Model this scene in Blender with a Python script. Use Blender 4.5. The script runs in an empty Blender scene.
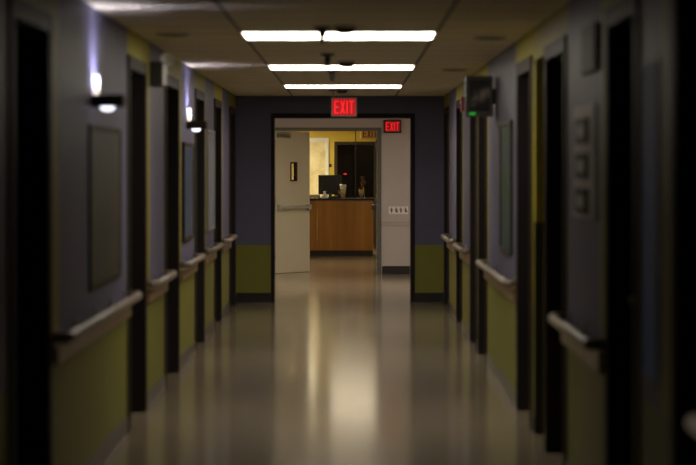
import bpy, bmesh, math, random
from mathutils import Matrix, Vector
random.seed(7)
S = bpy.context.scene
COL = S.collection
PI = math.pi

# ------------------------------------------------------------------ materials
def srgb(h):
    h = h.lstrip('#')
    v = [int(h[i:i+2], 16)/255 for i in (0, 2, 4)]
    return tuple((c/12.92 if c <= .04045 else ((c+.055)/1.055)**2.4) for c in v)

def mat(name, col, rough=.5, metal=0, var=.12, scale=6, bump=0, emit=None, estr=0, spec=.5, stretch=(1, 1, 1)):
    m = bpy.data.materials.new(name); m.use_nodes = True
    nt = m.node_tree; N = nt.nodes; L = nt.links
    b = N['Principled BSDF']
    b.inputs['Roughness'].default_value = rough
    b.inputs['Metallic'].default_value = metal
    b.inputs['Specular IOR Level'].default_value = spec
    tc = N.new('ShaderNodeTexCoord'); mp = N.new('ShaderNodeMapping')
    mp.inputs['Scale'].default_value = stretch
    L.new(tc.outputs['Object'], mp.inputs['Vector'])
    nz = N.new('ShaderNodeTexNoise'); nz.inputs['Scale'].default_value = scale
    nz.inputs['Detail'].default_value = 4
    L.new(mp.outputs['Vector'], nz.inputs['Vector'])
    mx = N.new('ShaderNodeMix'); mx.data_type = 'RGBA'
    c = Vector(col)
    mx.inputs[6].default_value = (*(c*(1-var)), 1)
    mx.inputs[7].default_value = (*[min(1, k) for k in c*(1+var)], 1)
    L.new(nz.outputs['Fac'], mx.inputs[0])
    L.new(mx.outputs[2], b.inputs['Base Color'])
    if bump:
        bp = N.new('ShaderNodeBump'); bp.inputs['Strength'].default_value = bump
        bp.inputs['Distance'].default_value = .01
        L.new(nz.outputs['Fac'], bp.inputs['Height']); L.new(bp.outputs['Normal'], b.inputs['Normal'])
    if emit:
        b.inputs['Emission Color'].default_value = (*emit, 1)
        b.inputs['Emission Strength'].default_value = estr
    return m

def floor_mat():
    m = mat('polished_vinyl_floor', (.44, .40, .34), .19, var=.06, scale=3)
    nt = m.node_tree; N = nt.nodes; L = nt.links; b = N['Principled BSDF']
    tc = N.new('ShaderNodeTexCoord')
    # tile seams and mottling
    br = N.new('ShaderNodeTexBrick'); br.offset = 0; br.inputs['Scale'].default_value = 1
    br.inputs['Brick Width'].default_value = .305; br.inputs['Row Height'].default_value = .305
    br.inputs['Mortar Size'].default_value = .0015
    br.inputs['Color1'].default_value = (.325, .268, .185, 1); br.inputs['Color2'].default_value = (.29, .24, .165, 1)
    br.inputs['Mortar'].default_value = (.24, .20, .15, 1)
    L.new(tc.outputs['Object'], br.inputs['Vector'])
    nz = N.new('ShaderNodeTexNoise'); nz.inputs['Scale'].default_value = 25; nz.inputs['Detail'].default_value = 6
    L.new(tc.outputs['Object'], nz.inputs['Vector'])
    mx = N.new('ShaderNodeMix'); mx.data_type = 'RGBA'; mx.blend_type = 'MULTIPLY'; mx.inputs[0].default_value = .35
    L.new(br.outputs['Color'], mx.inputs[6]); L.new(nz.outputs['Color'], mx.inputs[7])
    mx2 = N.new('ShaderNodeMix'); mx2.data_type = 'RGBA'; mx2.inputs[0].default_value = .75
    L.new(mx.outputs[2], mx2.inputs[7]); L.new(br.outputs['Color'], mx2.inputs[6])
    L.new(mx2.outputs[2], b.inputs['Base Color'])
    # uneven wax: roughness and soft waves
    n2 = N.new('ShaderNodeTexNoise'); n2.inputs['Scale'].default_value = 2.2; n2.inputs['Detail'].default_value = 3
    L.new(tc.outputs['Object'], n2.inputs['Vector'])
    mr = N.new('ShaderNodeMapRange'); mr.inputs['To Min'].default_value = .125; mr.inputs['To Max'].default_value = .165
    L.new(n2.outputs['Fac'], mr.inputs['Value']); L.new(mr.outputs['Result'], b.inputs['Roughness'])
    bp = N.new('ShaderNodeBump'); bp.inputs['Strength'].default_value = .018; bp.inputs['Distance'].default_value = .02
    L.new(n2.outputs['Fac'], bp.inputs['Height']); L.new(bp.outputs['Normal'], b.inputs['Normal'])
    return m

def ceiling_mat():
    m = mat('ceiling_tile_grid', (.46, .42, .34), .85, var=.08, scale=60)
    nt = m.node_tree; N = nt.nodes; L = nt.links; b = N['Principled BSDF']
    tc = N.new('ShaderNodeTexCoord'); mp = N.new('ShaderNodeMapping')
    mp.inputs['Location'].default_value = (.68+12.2, .0, 0)
    L.new(tc.outputs['Object'], mp.inputs['Vector'])
    br = N.new('ShaderNodeTexBrick'); br.offset = 0; br.inputs['Scale'].default_value = 1
    br.inputs['Brick Width'].default_value = 1.22; br.inputs['Row Height'].default_value = .61
    br.inputs['Mortar Size'].default_value = .010
    br.inputs['Color1'].default_value = (.82, .72, .52, 1); br.inputs['Color2'].default_value = (.78, .69, .50, 1)
    br.inputs['Mortar'].default_value = (.10, .09, .085, 1)
    L.new(mp.outputs['Vector'], br.inputs['Vector'])
    L.new(br.outputs['Color'], b.inputs['Base Color'])
    return m

def wood_mat(name, a, bcol, rough=.35, sc=9):
    m = mat(name, a, rough)
    nt = m.node_tree; N = nt.nodes; L = nt.links; b = N['Principled BSDF']
    tc = N.new('ShaderNodeTexCoord'); mp = N.new('ShaderNodeMapping'); mp.inputs['Scale'].default_value = (1, 1, .06)
    nz = N.new('ShaderNodeTexNoise'); nz.inputs['Scale'].default_value = sc; nz.inputs['Detail'].default_value = 7
    L.new(tc.outputs['Object'], mp.inputs['Vector']); L.new(mp.outputs['Vector'], nz.inputs['Vector'])
    cr = N.new('ShaderNodeValToRGB'); cr.color_ramp.elements[0].position = .32; cr.color_ramp.elements[1].position = .68
    cr.color_ramp.elements[0].color = (*a, 1); cr.color_ramp.elements[1].color = (*bcol, 1)
    L.new(nz.outputs['Fac'], cr.inputs['Fac']); L.new(cr.outputs['Color'], b.inputs['Base Color'])
    return m

def print_mat(name, cols, scale=2.5, rough=.25, axis_z=1.0):
    """a printed sheet: soft patches of colour"""
    m = mat(name, cols[0], rough)
    nt = m.node_tree; N = nt.nodes; L = nt.links; b = N['Principled BSDF']
    tc = N.new('ShaderNodeTexCoord'); mp = N.new('ShaderNodeMapping'); mp.inputs['Scale'].default_value = (1, 1, axis_z)
    nz = N.new('ShaderNodeTexNoise'); nz.inputs['Scale'].default_value = scale; nz.inputs['Detail'].default_value = 3
    L.new(tc.outputs['Object'], mp.inputs['Vector']); L.new(mp.outputs['Vector'], nz.inputs['Vector'])
    cr = N.new('ShaderNodeValToRGB'); e = cr.color_ramp.elements
    n = len(cols)
    e[0].position = .3; e[0].color = (*cols[0], 1); e[1].position = .7; e[1].color = (*cols[-1], 1)
    for i in range(1, n-1):
        k = e.new(.3+.4*i/(n-1)); k.color = (*cols[i], 1)
    L.new(nz.outputs['Fac'], cr.inputs['Fac']); L.new(cr.outputs['Color'], b.inputs['Base Color'])
    return m

M = dict(
    floor=floor_mat(), ceiling=ceiling_mat(),
    lavender=mat('lavender_wall_paint', (.150, .140, .230), .5, spec=.18, var=.05, scale=5),
    yellow=mat('mustard_wall_paint', (.34, .30, .030), .5, spec=.18, var=.05, scale=5),
    olive=mat('olive_wall_paint', (.245, .238, .048), .5, spec=.18, var=.06, scale=5),
    white_wall=mat('off_white_wall_paint', (.50, .455, .44), .45, var=.03),
    grey_wall=mat('grey_wall_paint', (.42, .40, .37), .5, var=.03),
    gold_wall=mat('golden_wall_paint', (.68, .50, .06), .5, var=.05),
    base=mat('dark_vinyl_base', (.018, .016, .018), .4),
    base_side=mat('taupe_vinyl_base', (.07, .06, .058), .35),
    frame=mat('dark_brown_frame_paint', (.024, .019, .021), .5, spec=.12),
    casing=mat('taupe_frame_paint', (.055, .042, .030), .5, spec=.06),
    black=mat('black_plastic', (.010, .010, .011), .35),
    charcoal=mat('charcoal_plastic', (.035, .034, .036), .35),
    leaf=wood_mat('dark_door_veneer', (.030, .018, .012), (.055, .034, .022), .4, 12),
    beige=mat('beige_door_paint', (.72, .67, .50), .4, var=.03),
    cream=print_mat('mottled_cream_paint', [(.66, .55, .30), (.78, .67, .40), (.84, .76, .52)], 5, .5),
    white=mat('white_paint', (.80, .80, .78), .4, var=.02),
    steel=mat('brushed_steel', (.55, .54, .52), .3, metal=1, var=.05, scale=40),
    grip=mat('pale_vinyl_handrail', (.24, .20, .165), .28, var=.05),
    tan=wood_mat('tan_rail_wood', (.30, .19, .11), (.42, .28, .17), .35, 7),
    deskwood=wood_mat('orange_desk_veneer', (.29, .12, .015), (.44, .20, .032), .38, 7),
    counter=mat('dark_counter_laminate', (.02, .017, .015), .25),
    red=mat('red_plastic', (.42, .02, .02), .35),
    board_reflect=print_mat('painted_wall_reflection', [(.034, .028, .009), (.045, .037, .012), (.06, .048, .017)], 4, .55),  # olive-brown stands in for the opposite wall reflected in a glossy board
    blueboard=print_mat('blue_board_print', [(.012, .035, .09), (.025, .06, .14), (.05, .10, .18)], 3, .35),
    paleboard=print_mat('pale_board_print', [(.24, .26, .34), (.32, .34, .42), (.20, .24, .33)], 4, .6),
    poster=print_mat('green_poster_print', [(.012, .06, .024), (.045, .10, .02), (.012, .05, .13), (.06, .09, .05)], 3.2, .6),
    blue_sheet=print_mat('blue_sheet_print', [(.07, .22, .90), (.10, .28, .95), (.10, .28, .92)], 1.6, .6, .5),
    paper=mat('white_paper', (.75, .73, .68), .7, var=.04),
    paper_tan=mat('tan_paper', (.55, .44, .27), .7),
    orange=mat('orange_sleeve', (.55, .24, .05), .6),
    sleeve=print_mat('cup_sleeve_print', [(.62, .55, .33), (.55, .42, .16), (.55, .24, .06)], 12, .6),
    dried=mat('dried_brown_flowers', (.14, .075, .035), .8, var=.3, scale=40),
    screen=print_mat('dark_display_picture', [(.004, .004, .005), (.012, .011, .010), (.09, .07, .055)], 7, .15),
    lit_screen=print_mat('dim_display_picture', [(.004, .004, .005), (.010, .008, .007), (.10, .075, .055)], 9, .3),
    green_led=mat('green_led', (.0, .2, .02), .4, emit=(.03, 1, .08), estr=.35),
    red_led=mat('red_led', (.2, .0, .0), .4, emit=(1, .06, .04), estr=.6),
    tube=mat('lit_fluorescent_diffuser', (.8, .8, .8), .4, emit=(1, .90, .74), estr=12.5),
    warm=mat('lit_warm_diffuser', (.8, .8, .8), .4, emit=(1, .88, .58), estr=38),
    neutral=mat('lit_neutral_diffuser', (.8, .8, .8), .4, emit=(1, .87, .70), estr=15),
    soft=mat('lit_soft_diffuser', (.8, .8, .8), .4, emit=(1, .84, .60), estr=12),
    dim=mat('added_dim_fill', (.8, .8, .8), .4, emit=(1, .8, .5), estr=5),
    cool=mat('lit_cool_uplight', (.8, .8, .8), .4, emit=(.74, .76, 1), estr=1900),
    cool_side=mat('lit_cool_side_light', (.8, .8, .8), .4, emit=(.74, .74, 1), estr=6000),
    lens=mat('lit_cool_lens', (.8, .8, .8), .4, emit=(.82, .85, 1), estr=2.4),
    warmlens=mat('lit_cream_lens', (.8, .8, .8), .4, emit=(1, .85, .60), estr=1.2),
    exit_letters=mat('lit_red_letters', (.4, .02, .02), .4, emit=(1, .012, .02), estr=.85, spec=.1),
    exit_panel=mat('lit_red_panel', (.2, .01, .01), .4, emit=(1, .006, .012), estr=.30, spec=.1),
    exit_dim=mat('lit_dim_red_panel', (.2, .01, .01), .4, emit=(1, .02, .02), estr=.05),
    exit_plain=mat('red_letter_paint', (.30, .025, .015), .5),
    sign_face=mat('pale_sign_face', (.62, .48, .16), .5),
    brown_ink=mat('brown_ink', (.12, .05, .04), .6),
    grey_frame=mat('grey_frame_paint', (.12, .115, .11), .45),
    bar_paint=mat('pale_grey_bar_paint', (.46, .45, .38), .4),
    satin=mat('satin_aluminium', (.72, .71, .69), .35, var=.03),
    pinkish=mat('pinkish_trim_paint', (.46, .36, .34), .45),
)
_n = M['lit_screen'].node_tree
_n.links.new([k for k in _n.nodes if k.type == 'VALTORGB'][0].outputs['Color'], _n.nodes['Principled BSDF'].inputs['Emission Color'])
_n.nodes['Principled BSDF'].inputs['Emission Strength'].default_value = .35
g = bpy.data.materials.new('clear_glass'); g.use_nodes = True
gb = g.node_tree.nodes['Principled BSDF']
gb.inputs['Transmission Weight'].default_value = 1; gb.inputs['Roughness'].default_value = .03
gb.inputs['Base Color'].default_value = (.95, .93, .80, 1)
M['glass'] = g
g2 = g.copy(); g2.name = 'tinted_wired_glass'
g2.node_tree.nodes['Principled BSDF'].inputs['Base Color'].default_value = (.42, .36, .24, 1)
M['tinted'] = g2

# ------------------------------------------------------------------ mesh helpers
def box(bm, x0, x1, y0, y1, z0, z1, mi=0, bev=0):
    r = bmesh.ops.create_cube(bm, size=1)
    vs = r['verts']
    for v in vs:
        v.co = Vector(((x0+x1)/2+v.co.x*(x1-x0), (y0+y1)/2+v.co.y*(y1-y0), (z0+z1)/2+v.co.z*(z1-z0)))
    fs = set(f for v in vs for f in v.link_faces)
    for f in fs: f.material_index = mi
    if bev:
        es = list(set(e for v in vs for e in v.link_edges))
        rr = bmesh.ops.bevel(bm, geom=es, offset=bev, segments=2, profile=.6, affect='EDGES')
        for f in rr['faces']: f.material_index = mi
    return vs

def lathe(bm, pts, cx, cy, cz, axis='Z', n=24, mi=0):
    """profile pts (radius, height) about an axis; closed ends where radius is 0"""
    rings = []
    for r, h in pts:
        if r < 1e-6:
            rings.append([(0, 0, h)])
        else:
            rings.append([(r*math.cos(2*PI*k/n), r*math.sin(2*PI*k/n), h) for k in range(n)])
    def tr(p):
        x, y, z = p
        if axis == 'Z': q = (x, y, z)
        elif axis == 'X': q = (z, x, y)
        else: q = (x, z, y)
        return (q[0]+cx, q[1]+cy, q[2]+cz)
    vr = [[bm.verts.new(tr(p)) for p in ring] for ring in rings]
    for a, b in zip(vr[:-1], vr[1:]):
        for k in range(n):
            k2 = (k+1) % n
            if len(a) == 1 and len(b) == 1: continue
            if len(a) == 1: f = bm.faces.new((a[0], b[k], b[k2]))
            elif len(b) == 1: f = bm.faces.new((a[k], a[k2], b[0]))
            else: f = bm.faces.new((a[k], a[k2], b[k2], b[k]))
            f.material_index = mi; f.smooth = True
    for ring, flip in ((vr[0], 1), (vr[-1], 0)):
        if len(ring) > 1:
            f = bm.faces.new(ring[::-1] if flip else ring); f.material_index = mi

def tube(bm, path, rx, rz=None, n=14, mi=0, cap=True):
    """elliptical tube through path points; rx sideways, rz upright"""
    rz = rz or rx
    P = [Vector(p) for p in path]
    rings = []
    for i, p in enumerate(P):
        t = ((P[min(i+1, len(P)-1)]-P[max(i-1, 0)])).normalized()
        up = Vector((0, 0, 1)) if abs(t.z) < .95 else Vector((1, 0, 0))
        s = t.cross(up).normalized(); u = s.cross(t).normalized()
        rings.append([bm.verts.new(p+s*rx*math.cos(2*PI*k/n)+u*rz*math.sin(2*PI*k/n)) for k in range(n)])
    for a, b in zip(rings[:-1], rings[1:]):
        for k in range(n):
            f = bm.faces.new((a[k], a[(k+1) % n], b[(k+1) % n], b[k])); f.smooth = True; f.material_index = mi
    if cap:
        bm.faces.new(rings[0][::-1]).material_index = mi; bm.faces.new(rings[-1]).material_index = mi

def obj(name, bm, m, parent=None, loc=None):
    bmesh.ops.recalc_face_normals(bm, faces=bm.faces[:])
    me = bpy.data.meshes.new(name); bm.to_mesh(me); bm.free()
    for k in (m if isinstance(m, (list, tuple)) else [m]): me.materials.append(k)
    o = bpy.data.objects.new(name, me); COL.objects.link(o)
    if parent: o.parent = parent
    if loc: o.location = loc
    return o

def one(name, m, parent, *boxes, bev=0):
    bm = bmesh.new()
    for b in boxes: box(bm, *b, bev=bev)
    return obj(name, bm, m, parent)

def thing(name, label, cat, loc=(0, 0, 0), rotz=0, group=None):
    o = bpy.data.objects.new(name, None); COL.objects.link(o)
    o.empty_display_size = .1
    o.location = loc; o.rotation_euler = (0, 0, rotz)
    o['label'] = label; o['category'] = cat
    if group: o['group'] = group
    return o

def tag(o, label, cat, group=None):
    o['label'] = label; o['category'] = cat
    if group: o['group'] = group
    return o

def struct(o, label=None):
    o['kind'] = 'structure'
    if label: o['label'] = label
    return o

def struct_empty(name, loc=(0, 0, 0), rotz=0, label=None):
    o = bpy.data.objects.new(name, None); COL.objects.link(o); o.empty_display_size = .1
    o.location = loc; o.rotation_euler = (0, 0, rotz)
    return struct(o, label)

def dup(root, loc, label, rotz=None):
    r = root.copy(); COL.objects.link(r); r.location = loc; r['label'] = label
    if rotz is not None: r.rotation_euler = (0, 0, rotz)
    for ch in list(root.children):
        c = ch.copy(); COL.objects.link(c); c.parent = r
        for gch in ch.children:
            d = gch.copy(); COL.objects.link(d); d.parent = c
    return r

def letters(bm, x0, y0, y1, z0, h, w, gap, s, word='EXIT', mi=0):
    """EXIT in bars, readable from -Y"""
    x = x0
    for ch in word:
        if ch == 'E':
            box(bm, x, x+s, y0, y1, z0, z0+h, mi)
            for k in (0, .5, 1):
                zc = z0+(h-s)*k
                box(bm, x+s, x+w, y0, y1, zc, zc+s, mi)
            x += w+gap
        elif ch == 'X':
            for d in (1, -1):
                vs = []
                a, b = (x, x+w-s) if d == 1 else (x+w-s, x)
                for yy in (y0, y1):
                    vs += [bm.verts.new((a, yy, z0)), bm.verts.new((a+s, yy, z0)),
                           bm.verts.new((b+s, yy, z0+h)), bm.verts.new((b, yy, z0+h))]
                for q in ((0, 1, 2, 3), (7, 6, 5, 4), (0, 4, 5, 1), (1, 5, 6, 2), (2, 6, 7, 3), (3, 7, 4, 0)):
                    bm.faces.new([vs[i] for i in q]).material_index = mi
            x += w+gap
        elif ch == 'I':
            box(bm, x, x+s, y0, y1, z0, z0+h, mi); x += s+gap
        elif ch == 'T':
            box(bm, x, x+w, y0, y1, z0+h-s, z0+h, mi)
            box(bm, x+w/2-s/2, x+w/2+s/2, y0, y1, z0, z0+h-s, mi); x += w+gap

# ------------------------------------------------------------------ layout
WL, WR, CEIL, YE = -1.345, 1.11, 2.44, 22.9
HEAD, SPLIT, TH = 2.24, .72, .30
LD = [(7.66, 8.61), (11.71, 12.65), (14.05, 15.07), (16.77, 17.69), (19.15, 20.02), (21.55, 22.40)]
RD = [(5.95, 6.57), (7.45, 8.29), (9.93, 10.89), (11.79, 12.73), (15.66, 16.54), (16.88, 17.67), (19.15, 19.95), (21.68, 22.55)]
ALC = (10.99, 11.58)

# floor and ceiling
struct(one('floor', M['floor'], None, (-3.2, 3.2, -4.2, 41.2, -.12, 0)))
struct(one('ceiling', M['ceiling'], None, (-3.2, 3.2, -4.2, 41.2, CEIL, CEIL+.12)))

def side_wall(name, face, out, openings, zones):
    bm = bmesh.new()
    xa, xb = sorted((face, face+out*TH))
    cuts = sorted(set([-4.0, YE] + [v for o in openings for v in o] + [v for z in zones for v in z]))
    for y0, y1 in zip(cuts[:-1], cuts[1:]):
        mid = (y0+y1)/2
        upper = 2 if any(a < mid < b for a, b in zones) else 1
        if any(a < mid < b for a, b in openings):
            box(bm, xa, xb, y0, y1, HEAD, CEIL, upper)
        else:
            box(bm, xa, xb, y0, y1, 0, SPLIT, 0); box(bm, xa, xb, y0, y1, SPLIT, CEIL, upper)
    return struct(obj(name, bm, [M['olive'], M['lavender'], M['yellow']]))

side_wall('wall_left', WL, -1, LD, [(a-.06, b+.32) for a, b in LD])
side_wall('wall_right', WR, 1, RD+[ALC],
          [(5.7, 6.90), (7.38, 8.55), (9.84, 12.95), (15.5, 16.8), (16.81, 17.75), (19.0, 20.2), (21.6, 22.8)])

def baseboard(name, face, out, openings, m):
    bm = bmesh.new(); y = -3.9
    for a, b in sorted(openings)+[(YE, YE)]:
        e = a-.065 if a < YE else YE
        if e-y > .02:
            xa, xb = sorted((face, face-out*.008))
            box(bm, xa, xb, y, e, 0, .10)
        y = b+.065
    struct(obj(name, bm, m))
baseboard('baseboard_left', WL, -1, LD, M['base_side'])
baseboard('baseboard_right', WR, 1, RD+[ALC], M['base_side'])
struct(one('wall_back', M['lavender'], None, (WL-TH, WR+TH, -4.2, -4.0, 0, CEIL)))

# room doors: frame, leaf, lever handle
def side_door(n, face, out, a, b, latch_far, framed=True):
    d = struct_empty('door_%d' % n, (face, (a+b)/2, 0))
    h = (b-a)/2
    def X(u, v):
        return sorted((out*u, out*v))
    depth = .15
    if framed:
        bm = bmesh.new()
        for s in (-1, 1):
            ya, yb = sorted((s*h, s*(h-.035)))
            box(bm, *X(-.012, depth+.05), ya, yb, 0, HEAD)
        box(bm, *X(-.012, depth+.05), -h+.035, h-.035, HEAD-.04, HEAD)
        obj('frame', bm, M['frame'], d)
        bm = bmesh.new()
        for s in (-1, 1):
            ya, yb = sorted((s*h, s*(h+.045)))
            box(bm, *X(-.014, 0), ya, yb, 0, HEAD+.04)
        box(bm, *X(-.014, 0), -h, h, HEAD, HEAD+.04)
        obj('casing', bm, M['casing'], d)
    inset = .035 if framed else 0
    top = HEAD-.04 if framed else HEAD
    lx = depth-.02 if framed else TH-.05
    bm = bmesh.new()
    box(bm, *X(lx, lx+.045), -h+inset, h-inset, .006, top)
    leaf = obj('leaf', bm, M['leaf'], d)
    bm = bmesh.new()
    box(bm, *X(lx-.003, lx), -h+inset+.04, h-inset-.04, .03, .28)
    obj('kick_plate', bm, M['steel'], d)
    s = 1 if latch_far else -1
    yk = s*(h-inset-.07)
    bm = bmesh.new()
    lathe(bm, [(0, 0), (.028, 0), (.028, .008), (.011, .012), (.011, .055), (0, .058)] if out < 0 else
          [(0, 0), (.028, 0), (.028, -.008), (.011, -.012), (.011, -.055), (0, -.058)], out*lx, yk, 1.04, 'X', 16)
    tube(bm, [(out*(lx-.055), yk, 1.04), (out*(lx-.058), yk-s*.05, 1.04), (out*(lx-.055), yk-s*.115, 1.037)], .010, .012)
    obj('handle', bm, M['satin'], d)
    return d
n = 1
for a, b in LD:
    side_door(n, WL, -1, a, b, False); n += 1
for i, (a, b) in enumerate(RD):
    side_door(n, WR, 1, a, b, i == 1); n += 1
side_door(n, WR, 1, ALC[0], ALC[1], False, framed=False); n += 1

# end wall with the wide opening
OX0, OX1, OH = -.935, .768, 2.235
bm = bmesh.new()
T0, T1 = YE, YE+.2
for x0, x1 in ((-1.7, OX0), (OX1, 1.5)):
    box(bm, x0, x1, T0, T1, 0, .676, 0); box(bm, x0, x1, T0, T1, .676, CEIL, 1)
box(bm, OX0, OX1, T0, T1, OH, CEIL, 1)
struct(obj('wall_end', bm, [M['olive'], M['lavender']]))
struct(one('baseboard_end', M['base'], None, (WL, OX0-.001, YE-.01, YE, 0, .11), (OX1+.001, WR, YE-.01, YE, 0, .11)))
struct(one('trim_1', M['frame'], None, (OX0, OX0+.04, YE-.015, T1+.015, 0, OH), (OX1-.05, OX1, YE-.015, T1+.015, 0, OH),
           (OX0+.04, OX1-.05, YE-.015, T1+.015, OH-.055, OH)))

# vestibule behind it
Y2 = 28.9
struct(one('wall_vestibule_left', M['white_wall'], None, (-2.2, -2.05, T1, Y2, 0, CEIL)))
struct(one('wall_vestibule_right', M['white_wall'], None, (2.05, 2.2, T1, Y2, 0, CEIL)))
struct(one('wall_vestibule_near', M['white_wall'], None, (-2.2, -1.7, T0, T1, 0, CEIL), (1.5, 2.2, T0, T1, 0, CEIL)))
DX0, DX1, DH = -1.18, .470, 2.19
struct(one('wall_vestibule_end', M['white_wall'], None, (-2.2, DX0, Y2, Y2+.16, 0, CEIL), (DX1, 2.2, Y2, Y2+.16, 0, CEIL),
           (DX0, DX1, Y2, Y2+.16, DH, CEIL)))
struct(one('baseboard_vestibule', M['base'], None, (DX1+.01, 2.05, Y2-.01, Y2, 0, .12), (-2.05, DX0-.01, Y2-.01, Y2, 0, .12)))
struct(one('trim_2', M['grey_frame'], None, (DX0, DX0+.055, Y2-.012, Y2+.17, 0, DH), (DX1-.065, DX1, Y2-.012, Y2+.17, 0, DH),
           (DX0+.055, DX1-.065, Y2-.012, Y2+.17, DH-.05, DH)))
struct(one('trim_3', M['pinkish'], None, (DX1+.01, 2.05, Y2-.014, Y2, .725, .735), (DX1+.01, 2.05, Y2-.014, Y2, .765, .785)))

# double doors of the vestibule
def panic_leaf(n, hx, hy, ang, flip, label):
    d = struct_empty('door_%d' % n, (hx, hy, 0), ang, label)
    w, t = .755, .045
    f = -1 if flip else 1                         # leaf runs along +X (or -X) of its own frame
    def xr(a, b): return sorted((f*a, f*b))
    wz0, wz1, wa, wb = 1.40, 1.66, .34, .46
    bm = bmesh.new()
    for a, b, c, e in ((0, wa, .008, 2.135), (wb, w, .008, 2.135), (wa, wb, .008, wz0), (wa, wb, wz1, 2.135)):
        box(bm, *xr(a, b), 0, t, c, e)
    obj('leaf', bm, M['beige'], d)
    bm = bmesh.new()
    for a, b, c, e in ((wa-.015, wa+.006, wz0-.015, wz1+.015), (wb-.006, wb+.015, wz0-.015, wz1+.015),
                       (wa+.006, wb-.006, wz0-.015, wz0+.006), (wa+.006, wb-.006, wz1-.006, wz1+.015)):
        box(bm, *xr(a, b), -.008, t+.008, c, e)
    fr = obj('window_frame', bm, M['casing'], d)
    bm = bmesh.new(); box(bm, *xr(wa+.006, wb-.006), t/2-.003, t/2+.003, wz0+.006, wz1-.006)
    obj('pane', bm, M['tinted'], fr)
    bm = bmesh.new()
    box(bm, *xr(.03, .10), -.075, 0, .955, 1.03, bev=.006); box(bm, *xr(.66, .72), -.075, 0, .955, 1.03, bev=.006)
    hb = obj('panic_bar', bm, M['charcoal' if flip else 'bar_paint'], d)
    bm = bmesh.new(); box(bm, *xr(.10, .66), -.075, -.045, .968, 1.018, bev=.008)
    obj('push_bar', bm, M['charcoal' if flip else 'bar_paint'], hb)
    if not flip:
        bm = bmesh.new(); box(bm, *xr(.03, .28), -.055, 0, 2.04, 2.10, bev=.006)
        obj('closer', bm, M['steel'], d)
    bm = bmesh.new()
    for z in (.22, 1.05, 1.90):
        lathe(bm, [(0, 0), (.009, 0), (.009, .11), (0, .11)], f*-.006, -.006, z, 'Z', 10)
    obj('hinge', bm, M['steel'], d)
panic_leaf(n, DX0+.06, Y2+.04, math.radians(48), False, 'beige door leaf with push bar and narrow window, swung half open'); n += 1
panic_leaf(n, DX1-.07, Y2+.10, math.radians(-91), True, 'beige door leaf folded back edge-on beside the white wall'); n += 1

# reception room
Y3 = 38.0
struct(one('wall_reception_left', M['gold_wall'], None, (-2.9, -2.75, Y2+.16, 41, 0, CEIL)))
struct(one('wall_reception_right', M['grey_wall'], None, (1.55, 1.7, Y2+.16, Y3, 0, CEIL)))
struct(one('wall_reception_end', M['gold_wall'], None, (-2.75, -.31, Y3, Y3+.15, 0, CEIL), (-.31, .53, Y3, Y3+.15, 2.10, CEIL), (.53, 1.7, Y3, Y3+.15, 0, CEIL)))
struct(one('trim_4', M['casing'], None, (-.31, -.25, Y3-.012, Y3+.16, 0, 2.10), (.47, .53, Y3-.012, Y3+.16, 0, 2.10), (-.25, .47, Y3-.012, Y3+.16, 2.04, 2.10)))
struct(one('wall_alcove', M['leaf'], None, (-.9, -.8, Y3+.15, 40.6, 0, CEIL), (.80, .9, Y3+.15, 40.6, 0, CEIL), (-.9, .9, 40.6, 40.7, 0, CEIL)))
# pale cream door on the back wall
cd = struct_empty('door_%d' % n, (-.84, Y3, 0), 0, 'brightly lit cream door in a white frame behind the desk'); n += 1
one('leaf', M['cream'], cd, (-.36, .36, -.03, -.002, .008, 2.09))
one('casing', M['white'], cd, (-.43, -.36, -.045, -.002, 0, 2.17), (.36, .42, -.045, -.002, 0, 2.17), (-.36, .36, -.045, -.002, 2.09, 2.17))
bm = bmesh.new(); lathe(bm, [(0, 0), (.03, 0), (.03, -.01), (.012, -.014), (.012, -.05), (.03, -.06), (.026, -.085), (0, -.09)], .30, -.03, 1.0, 'Y', 16)
obj('handle', bm, M['steel'], cd)
# dark door with narrow window in the alcove
dd = struct_empty('door_%d' % n, (.40, 40.6, 0)); n += 1
one('leaf', M['casing'], dd, (-.36, .26, -.05, -.002, .008, 2.08))
one('pane', M['black'], dd, (-.02, .10, -.056, -.05, 1.12, 1.84))

# ------------------------------------------------------------------ ceiling lights
def troffer(label, x, y, m, w=1.22, d=.60, rot=0):
    t = thing('ceiling_light', label, 'ceiling light', (x, y, CEIL), rot)
    a, b, r = w/2, d/2, .018
    one('frame', M['white'], t, (-a, -a+r, -b, b, -.012, 0), (a-r, a, -b, b, -.012, 0), (-a+r, a-r, -b, -b+r, -.012, 0), (-a+r, a-r, b-r, b, -.012, 0))
    one('diffuser', m, t, (-a+r, a-r, -b+r, b-r, -.014, -.001))
    return t
troffer('nearest lit strip of ceiling light crossing the corridor, widest in view', -.07, 12.22, M['tube'])
troffer('middle lit strip of ceiling light, second of the three in the corridor', -.07, 16.10, M['tube'])
troffer('farthest lit strip of ceiling light, nearest the hanging exit sign', -.07, 19.92, M['tube'])
troffer('left ceiling light inside the vestibule beyond the wide opening', -1.30, 26.0, M['neutral'], .6, 1.2)
troffer('right ceiling light inside the vestibule beyond the wide opening', 1.30, 26.0, M['neutral'], .6, 1.2)
troffer('warm ceiling light in front of the cream door behind reception', -1.25, 36.3, M['warm'], 1.2, .6)
troffer('warm ceiling light over the floor in front of the reception desk', .05, 31.6, M['soft'], .76, 1.2)

troffer('added dim fill light inside the dark alcove behind reception', .52, 39.6, M['dim'], .3, .6)  # fill lamp added to lift the alcove's back wall, no fixture known there

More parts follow.
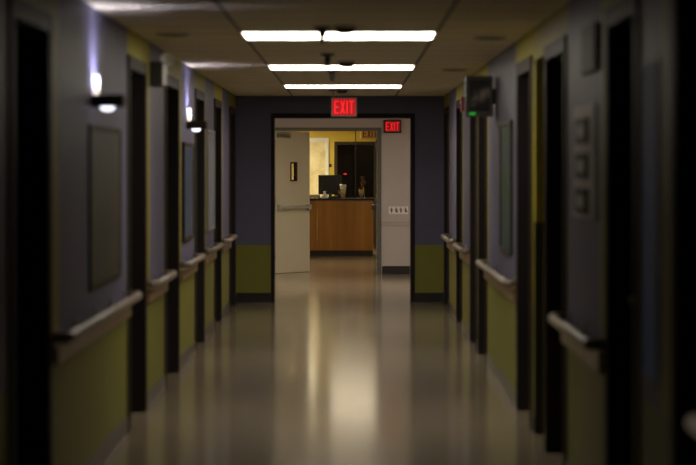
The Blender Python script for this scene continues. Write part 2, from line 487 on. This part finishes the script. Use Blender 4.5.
# ------------------------------------------------------------------ wall sconces
def sconce(label, y):
    t = thing('wall_sconce', label, 'wall lamp', (WL, y, 1.86), 0, 'up-light sconces on the left wall')
    bm = bmesh.new(); 
    box(bm, 0, .165, -.07, -.013, .055, .118, bev=.005); box(bm, 0, .165, .013, .07, .055, .118, bev=.005)
    box(bm, .135, .160, -.013, .013, .057, .116); box(bm, .003, .135, -.013, .013, .057, .062)
    obj('body', bm, M['casing'], t)
    bm = bmesh.new()
    for y0 in (-.016, .013):                       # two quarter-round fins, a slot between them
        for yy in (y0,):
            pts = [(.002, .118)] + [(.002+.055*math.cos(q*PI/16), .118+.030*math.sin(q*PI/16)) for q in range(9)]
            f0 = [bm.verts.new((x, yy, z)) for x, z in pts]; f1 = [bm.verts.new((x, yy+.003, z)) for x, z in pts]
            bm.faces.new(f0); bm.faces.new(f1[::-1])
            for k in range(len(pts)):
                k2 = (k+1) % len(pts); bm.faces.new((f0[k], f0[k2], f1[k2], f1[k]))
    obj('slot_fins', bm, M['black'], t)
    one('uplight', M['cool'], t, (.008, .115, -.006, .006, .0625, .064))
    one('side_light', M['cool_side'], t, (.130, .1345, -.006, .006, .068, .108))
    bm = bmesh.new(); lathe(bm, [(0, -.014), (.020, -.012), (.034, -.004), (.038, .010), (.038, .030), (0, .030)], .078, -.02, .046, 'Z', 24)
    obj('lens', bm, M['lens'], t)
    bm = bmesh.new()
    lathe(bm, [(.0155, .048), (.0155, .085), (.012, .10), (0, .106)], .022, -.036, .120, 'Z', 16)
    gt = obj('glow_tube', bm, M['lens'], t)
    bm = bmesh.new(); lathe(bm, [(0, -.001), (.0155, -.001), (.0155, .0475), (0, .0475)], .022, -.036, .120, 'Z', 16)
    obj('tube_base', bm, M['warmlens'], gt)
    return t
sc0 = sconce('wall sconce with lit lens on the nearer stretch, above the brown notice board', 10.12)
dup(sc0, (WL, 15.95, 1.86), 'farther wall sconce with lit lens, above the blue notice board')

# ------------------------------------------------------------------ exit signs
def exit_sign(label, x, y, z, w, h, mpanel, mlet, stem=None, housing='charcoal'):
    t = thing('exit_sign', label, 'exit sign', (x, y, z))
    bm = bmesh.new(); box(bm, -w/2, w/2, -.025, .025, -h/2, h/2, bev=.008)
    obj('housing', bm, M[housing], t)
    pn = one('face_panel', mpanel, t, (-w/2+.016, w/2-.016, -.029, -.024, -h/2+.018, h/2-.018))
    bm = bmesh.new()
    lh = h*.66; s = w*.055; lw = w*.185; gp = w*.045
    tot = 3*lw+s+3*gp
    letters(bm, -tot/2, -.034, -.028, -lh/2, lh, lw, gp, s)
    obj('letters', bm, mlet, pn)
    if stem is not None:
        bm = bmesh.new(); tube(bm, [(stem, 0, h/2-.004), (stem, 0, CEIL-z-.012)], .011)
        obj('stem', bm, M['steel'], t)
        bm = bmesh.new(); lathe(bm, [(0, -.014), (.045, -.014), (.055, -.004), (.055, -.001), (0, -.001)], stem, 0, CEIL-z, 'Z', 20)
        obj('canopy', bm, M['charcoal'], t)
    return t
exit_sign('bright red exit sign hanging from the corridor ceiling before the opening', -.065, 21.0, 2.25, .288, .215, M['exit_panel'], M['exit_letters'], stem=-.118)
exit_sign('small dimmer red exit sign on the white wall beyond the opening', .635, Y2-.03, 2.205, .265, .19, M['exit_dim'], M['exit_letters'], housing='casing')
exit_sign('unlit pale exit sign hanging over the reception desk', .375, 36.5, 2.225, .36, .20, M['sign_face'], M['exit_plain'], stem=0, housing='sign_face')

# ------------------------------------------------------------------ ceiling bits
def sprinkler(label, x, y, s=1):
    t = thing('sprinkler_head', label, 'sprinkler', (x, y, CEIL), 0, 'sprinkler heads along the corridor ceiling')
    bm = bmesh.new(); lathe(bm, [(0, -.018), (.022, -.018), (.040, -.006), (.042, -.001), (0, -.001)], 0, 0, 0)
    obj('escutcheon', bm, M['charcoal'], t)
    bm = bmesh.new(); lathe(bm, [(0, -.07), (.006, -.07), (.010, -.05), (.016, -.040), (.016, -.017), (0, -.017)], 0, 0, 0, n=14)
    for k in (-1, 1):
        tube(bm, [(k*.013, 0, -.03), (k*.017, 0, -.05), (k*.006, 0, -.068)], .003, n=6)
    obj('body', bm, M['charcoal'], t)
    bm = bmesh.new(); lathe(bm, [(0, -.076), (.018, -.075), (.018, -.071), (0, -.071)], 0, 0, 0, n=16)
    obj('deflector', bm, M['charcoal'], t)
    t.scale = (1.35, 1.35, 1.3)
    return t
sp0 = sprinkler('dark sprinkler head in front of the nearest ceiling light', -.165, 11.55)
dup(sp0, (-.165, 14.3, CEIL), 'dark sprinkler head just before the middle ceiling light')
dup(sp0, (-.155, 16.75, CEIL), 'dark sprinkler head just past the middle ceiling light')

def detector(label, x, y):
    t = thing('smoke_detector', label, 'smoke detector', (x, y, CEIL), 0, 'smoke detectors along the corridor ceiling')
    bm = bmesh.new(); lathe(bm, [(0, -.016), (.068, -.016), (.074, -.010), (.074, -.001), (0, -.001)], 0, 0, 0, n=32)
    obj('base', bm, M['grey_wall'], t)
    bm = bmesh.new(); lathe(bm, [(0, -.050), (.03, -.049), (.054, -.042), (.060, -.016), (0, -.016)], 0, 0, 0, n=32)
    obj('cover', bm, M['casing'], t)
    return t
de0 = detector('round smoke detector in front of the nearest ceiling light', -.030, 11.50)
dup(de0, (-.025, 15.35, CEIL), 'round smoke detector in front of the middle ceiling light')
dup(de0, (-.085, 20.75, CEIL), 'round smoke detector just before the hanging exit sign')

def speaker(label, x, y):
    t = thing('ceiling_speaker', label, 'ceiling speaker', (x, y, CEIL), 0, 'round ceiling speakers')
    bm = bmesh.new(); lathe(bm, [(.085, -.001), (.11, -.001), (.11, -.008), (.095, -.014), (.085, -.012), (.085, -.001)], 0, 0, 0, n=32)
    bmesh.ops.remove_doubles(bm, verts=bm.verts[:], dist=1e-5)
    obj('rim', bm, M['grey_wall'], t)
    bm = bmesh.new(); lathe(bm, [(0, -.010), (.086, -.009), (.086, -.002), (0, -.002)], 0, 0, 0, n=32)
    obj('grille', bm, M['casing'], t)
    return t
sk0 = speaker('round dark speaker in the left side of the ceiling', -1.12, 12.2)
dup(sk0, (.905, 12.5, CEIL), 'nearer round dark speaker in the right side of the ceiling')
dup(sk0, (.90, 16.6, CEIL), 'farther round dark speaker in the right side of the ceiling')

# ------------------------------------------------------------------ handrails
def handrail(label, face, inward, y0, y1):
    t = thing('handrail', label, 'handrail', (face, (y0+y1)/2, .83), 0, 'handrails along the corridor walls')
    h = (y1-y0)/2; i = inward
    bm = bmesh.new()
    path = [(i*.012, -h+.012, 0), (i*.045, -h+.008, 0), (i*.068, -h+.02, 0), (i*.080, -h+.05, 0),
            (i*.080, h-.05, 0), (i*.068, h-.02, 0), (i*.045, h-.008, 0), (i*.012, h-.012, 0)]
    tube(bm, path, .021, .026)
    obj('grip', bm, M['grip'], t)
    bm = bmesh.new(); box(bm, *sorted((0, i*.032)), -h+.02, h-.02, -.125, -.035, bev=.010)
    obj('bumper_board', bm, M['tan'], t)
    k = max(2, int(round(2*h/.8))+1)
    for j in range(k):
        y = -h+.12+(2*h-.24)*j/(k-1)
        bm = bmesh.new()
        box(bm, *sorted((0, i*.012)), y-.022, y+.022, -.034, .03, bev=.003)
        tube(bm, [(i*.008, y, -.015), (i*.05, y, -.03), (i*.078, y, -.022)], .008, .010, n=8)
        obj('bracket', bm, M['steel'], t)
    return t
HL = ['longest left handrail, nearest, below the brown notice board',
      'short left handrail below the twin-head emergency light', 'left handrail below the blue notice board',
      'left handrail below the greyish notice board', 'farthest left handrail, just before the end wall']
for (a, b), l in zip(zip(LD[:-1], LD[1:]), HL):
    handrail(l, WL, 1, a[1]+.075, b[0]-.07)
handrail('right handrail nearest the camera, below the wall file rack', WR, -1, RD[1][1]+.08, RD[2][0]-.03)
handrail('right handrail below the framed green poster', WR, -1, RD[3][1]+.08, RD[4][0]-.07)
handrail('short right handrail just past the paired dark doors', WR, -1, RD[5][1]+.07, RD[6][0]-.06)
handrail('farthest right handrail, just before the end wall', WR, -1, RD[6][1]+.07, RD[7][0]-.07)
handrail('right handrail end at the extreme right edge of the picture', WR, -1, 4.0, 5.87)

# ------------------------------------------------------------------ boards and posters on the walls
def board(name, label, cat, face, inward, y0, y1, z0, z1, mprint, mframe, fw=.03, dp=.024):
    t = thing(name, label, cat, (face, (y0+y1)/2, z0)); i = inward; h = (y1-y0)/2; H = z1-z0
    X = lambda a, b: sorted((i*a, i*b))
    bm = bmesh.new()
    for a, b, c, d in ((-h, -h+fw, 0, H), (h-fw, h, 0, H), (-h+fw, h-fw, 0, fw), (-h+fw, h-fw, H-fw, H)):
        box(bm, *X(0, dp), a, b, c, d)
    obj('frame', bm, mframe, t)
    bm = bmesh.new(); box(bm, *X(0, dp*.6), -h+fw, h-fw, fw, H-fw)
    obj('sheet', bm, mprint, t)
    return t
board('notice_board', 'large dark brown notice board on the left wall above the long handrail', 'notice board', WL, 1, 9.95, 11.28, .96, 1.82, M['board_reflect'], M['casing'], .03, dp=.012)
board('notice_board', 'blue notice board below the farther wall sconce', 'notice board', WL, 1, 15.45, 16.40, 1.0, 1.80, M['blueboard'], M['casing'])
board('notice_board', 'greyish notice board on the far left wall past both wall sconces', 'notice board', WL, 1, 18.02, 18.92, 1.0, 1.95, M['paleboard'], M['steel'], .02)
board('framed_poster', 'tall green and blue framed poster on the right wall', 'poster', WR, -1, 13.15, 14.05, 1.0, 1.92, M['poster'], M['charcoal'])
board('framed_poster', 'added plain blue sheet on the near right wall beside the nearest doors', 'poster', WR, -1, 6.94, 7.34, .80, 2.0, M['blue_sheet'], M['lavender'], .02, dp=.006)  # plain sheet added over a bluer strip of the lavender wall

# wall file rack with three pockets
t = thing('wall_file_rack', 'grey wall file rack with three stacked pockets on the near right wall', 'file rack', (WR, 9.12, 1.36))
one('back_panel', M['grey_wall'], t, (-.010, 0, -.42, .42, 0, .53))
for k in range(3):
    z = .02+.165*k
    p = one('pocket', M['casing'], t, (-.022, -.019, -.20, .24, z, z+.12), (-.019, -.010, -.20, .24, z, z+.004),
            (-.019, -.010, -.20, -.196, z+.004, z+.12), (-.019, -.010, .236, .24, z+.004, z+.12))
    one('label_holder', M['grey_wall'], p, (-.025, -.022, -.12, .12, z+.03, z+.085))
# speaker box above it
t = thing('wall_speaker', 'dark flat box speaker high on the near right wall above the file rack', 'speaker', (WR, 8.85, 2.03))
bm = bmesh.new(); box(bm, -.022, 0, -.26, .26, 0, .22, bev=.008); obj('cabinet', bm, M['casing'], t)
bm = bmesh.new()
for k in range(8): box(bm, -.025, -.021, -.22, .22, .03+.021*k, .042+.021*k)
obj('grille', bm, M['casing'], t)

# wall guard on the alcove corner
tag(one('corner_guard', M['base'], None, (WR-.004, WR-.0005, ALC[1]-.004, ALC[1]+.05, .101, 1.27), (WR-.004, WR+.20, ALC[1]-.004, ALC[1]-.0005, .0, 1.27)),
    'dark brown corner guard on the mustard recess between two dark doors', 'corner guard')

# wall monitor facing down the corridor
t = thing('wall_display', 'dark boxy display with green light, facing down the corridor from the right wall', 'display', (.995, 14.8, 2.14), 0)
bm = bmesh.new(); box(bm, -.115, .098, -.05, .06, -.155, .155, bev=.012); obj('housing', bm, M['charcoal'], t)
bz = one('bezel', M['grey_frame'], t, (-.112, -.088, -.060, -.048, -.15, .15), (.072, .096, -.060, -.048, -.15, .15), (-.088, .072, -.060, -.048, .125, .15), (-.088, .072, -.060, -.048, -.15, -.115))
one('screen', M['lit_screen'], t, (-.088, .072, -.054, -.049, -.115, .125))
one('indicator', M['green_led'], bz, (-.085, -.04, -.063, -.059, -.142, -.126))
one('bracket', M['charcoal'], t, (.096, .115, -.03, .03, -.06, .06))

# fire alarm
t = thing('wall_fire_alarm', 'small red fire alarm high on the right wall past the display', 'fire alarm', (WR, 18.5, 2.20))
bm = bmesh.new(); box(bm, -.05, 0, -.07, .07, -.07, .07, bev=.008); obj('body', bm, M['red'], t)
bm = bmesh.new(); lathe(bm, [(0, 0), (.012, 0), (.010, -.006), (0, -.008)], -.05, 0, .015, 'X', 16); obj('strobe', bm, M['white'], t)

# emergency twin-head light on left wall
t = thing('wall_emergency_light', 'dark twin-head emergency light high on the left wall between door recesses', 'emergency light', (WL, 13.15, 2.15))
bm = bmesh.new(); box(bm, 0, .085, -.16, .16, 0, .16, bev=.01); obj('battery_box', bm, M['charcoal'], t)
for s in (-1, 1):
    bm = bmesh.new()
    lathe(bm, [(0, .055), (.018, .05), (.034, .02), (.040, -.01), (.040, -.02), (.034, -.02), (.03, -.012), (0, -.008)], .105, s*.10, .18, 'Y', 20)
    tube(bm, [(.06, s*.10, .155), (.085, s*.10, .17)], .008, n=8)
    obj('lamp_head', bm, M['white'], t)

# pictogram strip on the white wall
t = thing('wall_sign', 'small sign strip of brown pictograms on the white vestibule wall', 'sign', (.725, Y2, .955))
one('plate', M['white'], t, (-.145, .145, -.010, 0, -.055, .055))
for k in range(4):
    bm = bmesh.new(); x = -.105+.07*k
    lathe(bm, [(0, 0), (.011, 0), (.011, -.002), (0, -.002)], x, -.010, .028, 'Y', 12)
    box(bm, x-.022, x+.022, -.012, -.010, .0, .013)
    box(bm, x-.010, x+.012, -.012, -.010, -.035, 0)
    if k % 2: box(bm, x+.012, x+.028, -.012, -.010, -.03, -.012)
    obj('pictogram', bm, M['brown_ink'], t)

# ------------------------------------------------------------------ reception desk
DY = 34.75
t = thing('reception_desk', 'orange wood reception desk with dark counter, seen through both doorways', 'desk', (0, DY, 0))
bm = bmesh.new()
for k in range(4):
    a = -1.60+.505*k
    box(bm, a+.001, a+.504, 0, .022, .10, 1.0)
obj('front_panel', bm, M['deskwood'], t)
one('side_panel', M['deskwood'], t, (.40, .42, .022, .74, .10, 1.0))
one('side_panel', M['deskwood'], t, (-1.60, -1.58, .022, .74, .10, 1.0))
one('toe_kick', M['base'], t, (-1.59, .41, .03, .70, 0, .10))
bm = bmesh.new(); box(bm, -1.63, .45, -.03, .76, 1.0, 1.04, bev=.006); obj('countertop', bm, M['counter'], t)
tag(one('partition_post', M['charcoal'], None, (.093, .109, 34.98, 35.0, 1.04, CEIL)), 'thin dark post rising from the reception counter', 'post')

CT = 1.0405
# monitor seen from behind
t = thing('computer_monitor', 'black computer monitor on the counter, back turned to the corridor', 'monitor', (-.36, 35.15, CT))
bm = bmesh.new(); box(bm, -.215, .215, -.012, .025, .06, .415, bev=.008); obj('shell', bm, M['black'], t)
bm = bmesh.new(); box(bm, -.12, .12, -.035, -.012, .12, .34, bev=.01); obj('rear_cover', bm, M['black'], t)
one('screen', M['screen'], t, (-.20, .20, .025, .028, .08, .40))
one('stand', M['black'], t, (-.03, .03, -.06, -.035, .012, .22), (-.11, .11, -.10, .08, 0, .012))

# paper cup
t = thing('paper_cup', 'paper coffee cup with white lid and printed sleeve on the counter', 'cup', (-.125, 34.90, CT))
t.scale = (1.08, 1.08, 1.14)
bm = bmesh.new(); lathe(bm, [(0, 0), (.036, 0), (.052, .185), (0, .185)], 0, 0, 0); obj('cup', bm, M['paper'], t)
bm = bmesh.new(); lathe(bm, [(.0405, .04), (.0495, .14), (.0505, .14), (.0415, .04), (.0405, .04)], 0, 0, 0)
bmesh.ops.remove_doubles(bm, verts=bm.verts[:], dist=1e-5); obj('sleeve', bm, M['sleeve'], t)
bm = bmesh.new(); lathe(bm, [(0, .180), (.056, .180), (.056, .195), (.048, .215), (.044, .215), (.042, .208), (0, .208)], 0, 0, 0); obj('lid', bm, M['white'], t)

# glass jar with dried flowers
t = thing('flower_jar', 'glass jar of brown dried flowers at the right of the counter', 'vase', (.205, 34.92, CT))
bm = bmesh.new(); lathe(bm, [(0, 0), (.048, 0), (.052, .01), (.052, .16), (.044, .19), (.046, .20), (.042, .20), (.040, .19), (.047, .16), (.047, .012), (0, .010)], 0, 0, 0)
obj('jar', bm, M['glass'], t)
bm = bmesh.new(); lathe(bm, [(0, .012), (.046, .013), (.046, .15), (0, .155)], 0, 0, 0); obj('filling', bm, M['cream'], t)
bm = bmesh.new()
for k in range(16):
    a = random.uniform(0, 2*PI); r = random.uniform(.02, .055); hh = random.uniform(.25, .38)
    tip = (r*math.cos(a)+.03, r*math.sin(a), hh)
    tube(bm, [(0, 0, .08), (tip[0]*.3, tip[1]*.3, .18), tip], .0025, n=5)
    lathe(bm, [(0, -.02), (.012, -.008), (.014, .006), (0, .022)], *tip, n=7)
obj('flowers', bm, M['dried'], t)

# clutter left of the monitor
t = thing('paper_tray', 'low stack of pale papers in a tray at the counter left end', 'paper tray', (-.66, 34.92, CT))
one('tray', M['charcoal'], t, (-.12, .12, -.09, .16, 0, .006), (-.12, -.115, -.09, .16, .006, .05), (.115, .12, -.09, .16, .006, .05), (-.115, .115, .155, .16, .006, .05))
bm = bmesh.new()
for k in range(6):
    dx = random.uniform(-.006, .006); box(bm, -.105+dx, .105+dx, -.08, .15, .0065+.009*k, .0145+.009*k)
obj('papers', bm, M['paper_tan'], t)
t = thing('tissue_box', 'small white tissue box with a tissue showing, before the monitor', 'tissue box', (-.455, 34.86, CT))
one('box', M['paper'], t, (-.055, .055, -.05, .05, 0, .055))
bm = bmesh.new()
lathe(bm, [(.012, .05), (.03, .08), (.022, .10), (.034, .118), (0, .10)], 0, 0, 0, n=9)
for v in bm.verts: v.co += Vector((random.uniform(-.008, .008), random.uniform(-.006, .006), random.uniform(-.008, .008))) if v.co.z > .06 else Vector()
obj('tissue', bm, M['white'], t)
t = thing('desk_phone', 'black desk phone on the counter in front of the monitor', 'telephone', (-.29, 34.90, CT))
bm = bmesh.new(); box(bm, -.09, .09, -.08, .08, 0, .035, bev=.008); obj('base', bm, M['black'], t)
bm = bmesh.new(); tube(bm, [(-.06, -.075, .055), (-.06, -.05, .072), (-.06, .03, .072), (-.06, .065, .055)], .02, .014); obj('handset', bm, M['charcoal'], t)
one('keypad', M['grey_wall'], t, (-.015, .06, -.05, .02, .035, .040))
t = thing('pen_cup', 'small dark pen cup on the counter between phone and paper cup', 'pen cup', (-.20, 35.0, CT))
bm = bmesh.new(); lathe(bm, [(0, 0), (.028, 0), (.030, .07), (.027, .07), (.025, .006), (0, .006)], 0, 0, 0, n=16); obj('cup', bm, M['black'], t)
for k in range(4):
    bm = bmesh.new(); a = k*1.6; tube(bm, [(.008*math.cos(a), .008*math.sin(a), .008), (.02*math.cos(a), .02*math.sin(a), .115+.01*k)], .004, n=8)
    obj('pen', bm, M[('orange', 'paper', 'red', 'paper_tan')[k]], t)
# wall bits behind the desk
t = thing('wall_hook', 'small dark coat hook on the golden wall beside the cream door', 'hook', (-.385, Y3, 1.63))
one('plate', M['black'], t, (-.025, .025, -.008, 0, -.03, .03))
bm = bmesh.new(); tube(bm, [(0, -.006, -.01), (0, -.05, -.02), (0, -.065, .01), (0, -.06, .03)], .007, n=8); obj('prong', bm, M['black'], t)
t = thing('alarm_keypad', 'dark keypad with small red light in the dark alcove', 'keypad', (-.10, 40.6, 1.42))
one('case', M['black'], t, (-.06, .06, -.035, -.001, -.08, .08)); one('light', M['red_led'], t, (-.035, .03, -.040, -.035, .02, .05))

# ------------------------------------------------------------------ world, camera, view
w = bpy.data.worlds.new('world'); S.world = w; w.use_nodes = True
w.node_tree.nodes['Background'].inputs['Color'].default_value = (0, 0, 0, 1)
w.node_tree.nodes['Background'].inputs['Strength'].default_value = 0
cam = bpy.data.cameras.new('camera'); co = bpy.data.objects.new('camera', cam); COL.objects.link(co)
cam.sensor_width = 36; cam.lens = 100
co.location = (0, 0, 1.6); co.rotation_euler = (PI/2, 0, 0)
cam.shift_x = -2/696; cam.shift_y = -65.5/696
cam.clip_start = .05; cam.clip_end = 200
cam.dof.use_dof = True; cam.dof.focus_distance = 33.0; cam.dof.aperture_fstop = 2.0
S.camera = co
S.cycles.use_denoising = True
S.view_settings.view_transform = 'Standard'; S.view_settings.look = 'None'
S.view_settings.exposure = 0; S.view_settings.gamma = 1; S.view_settings.use_curve_mapping = False
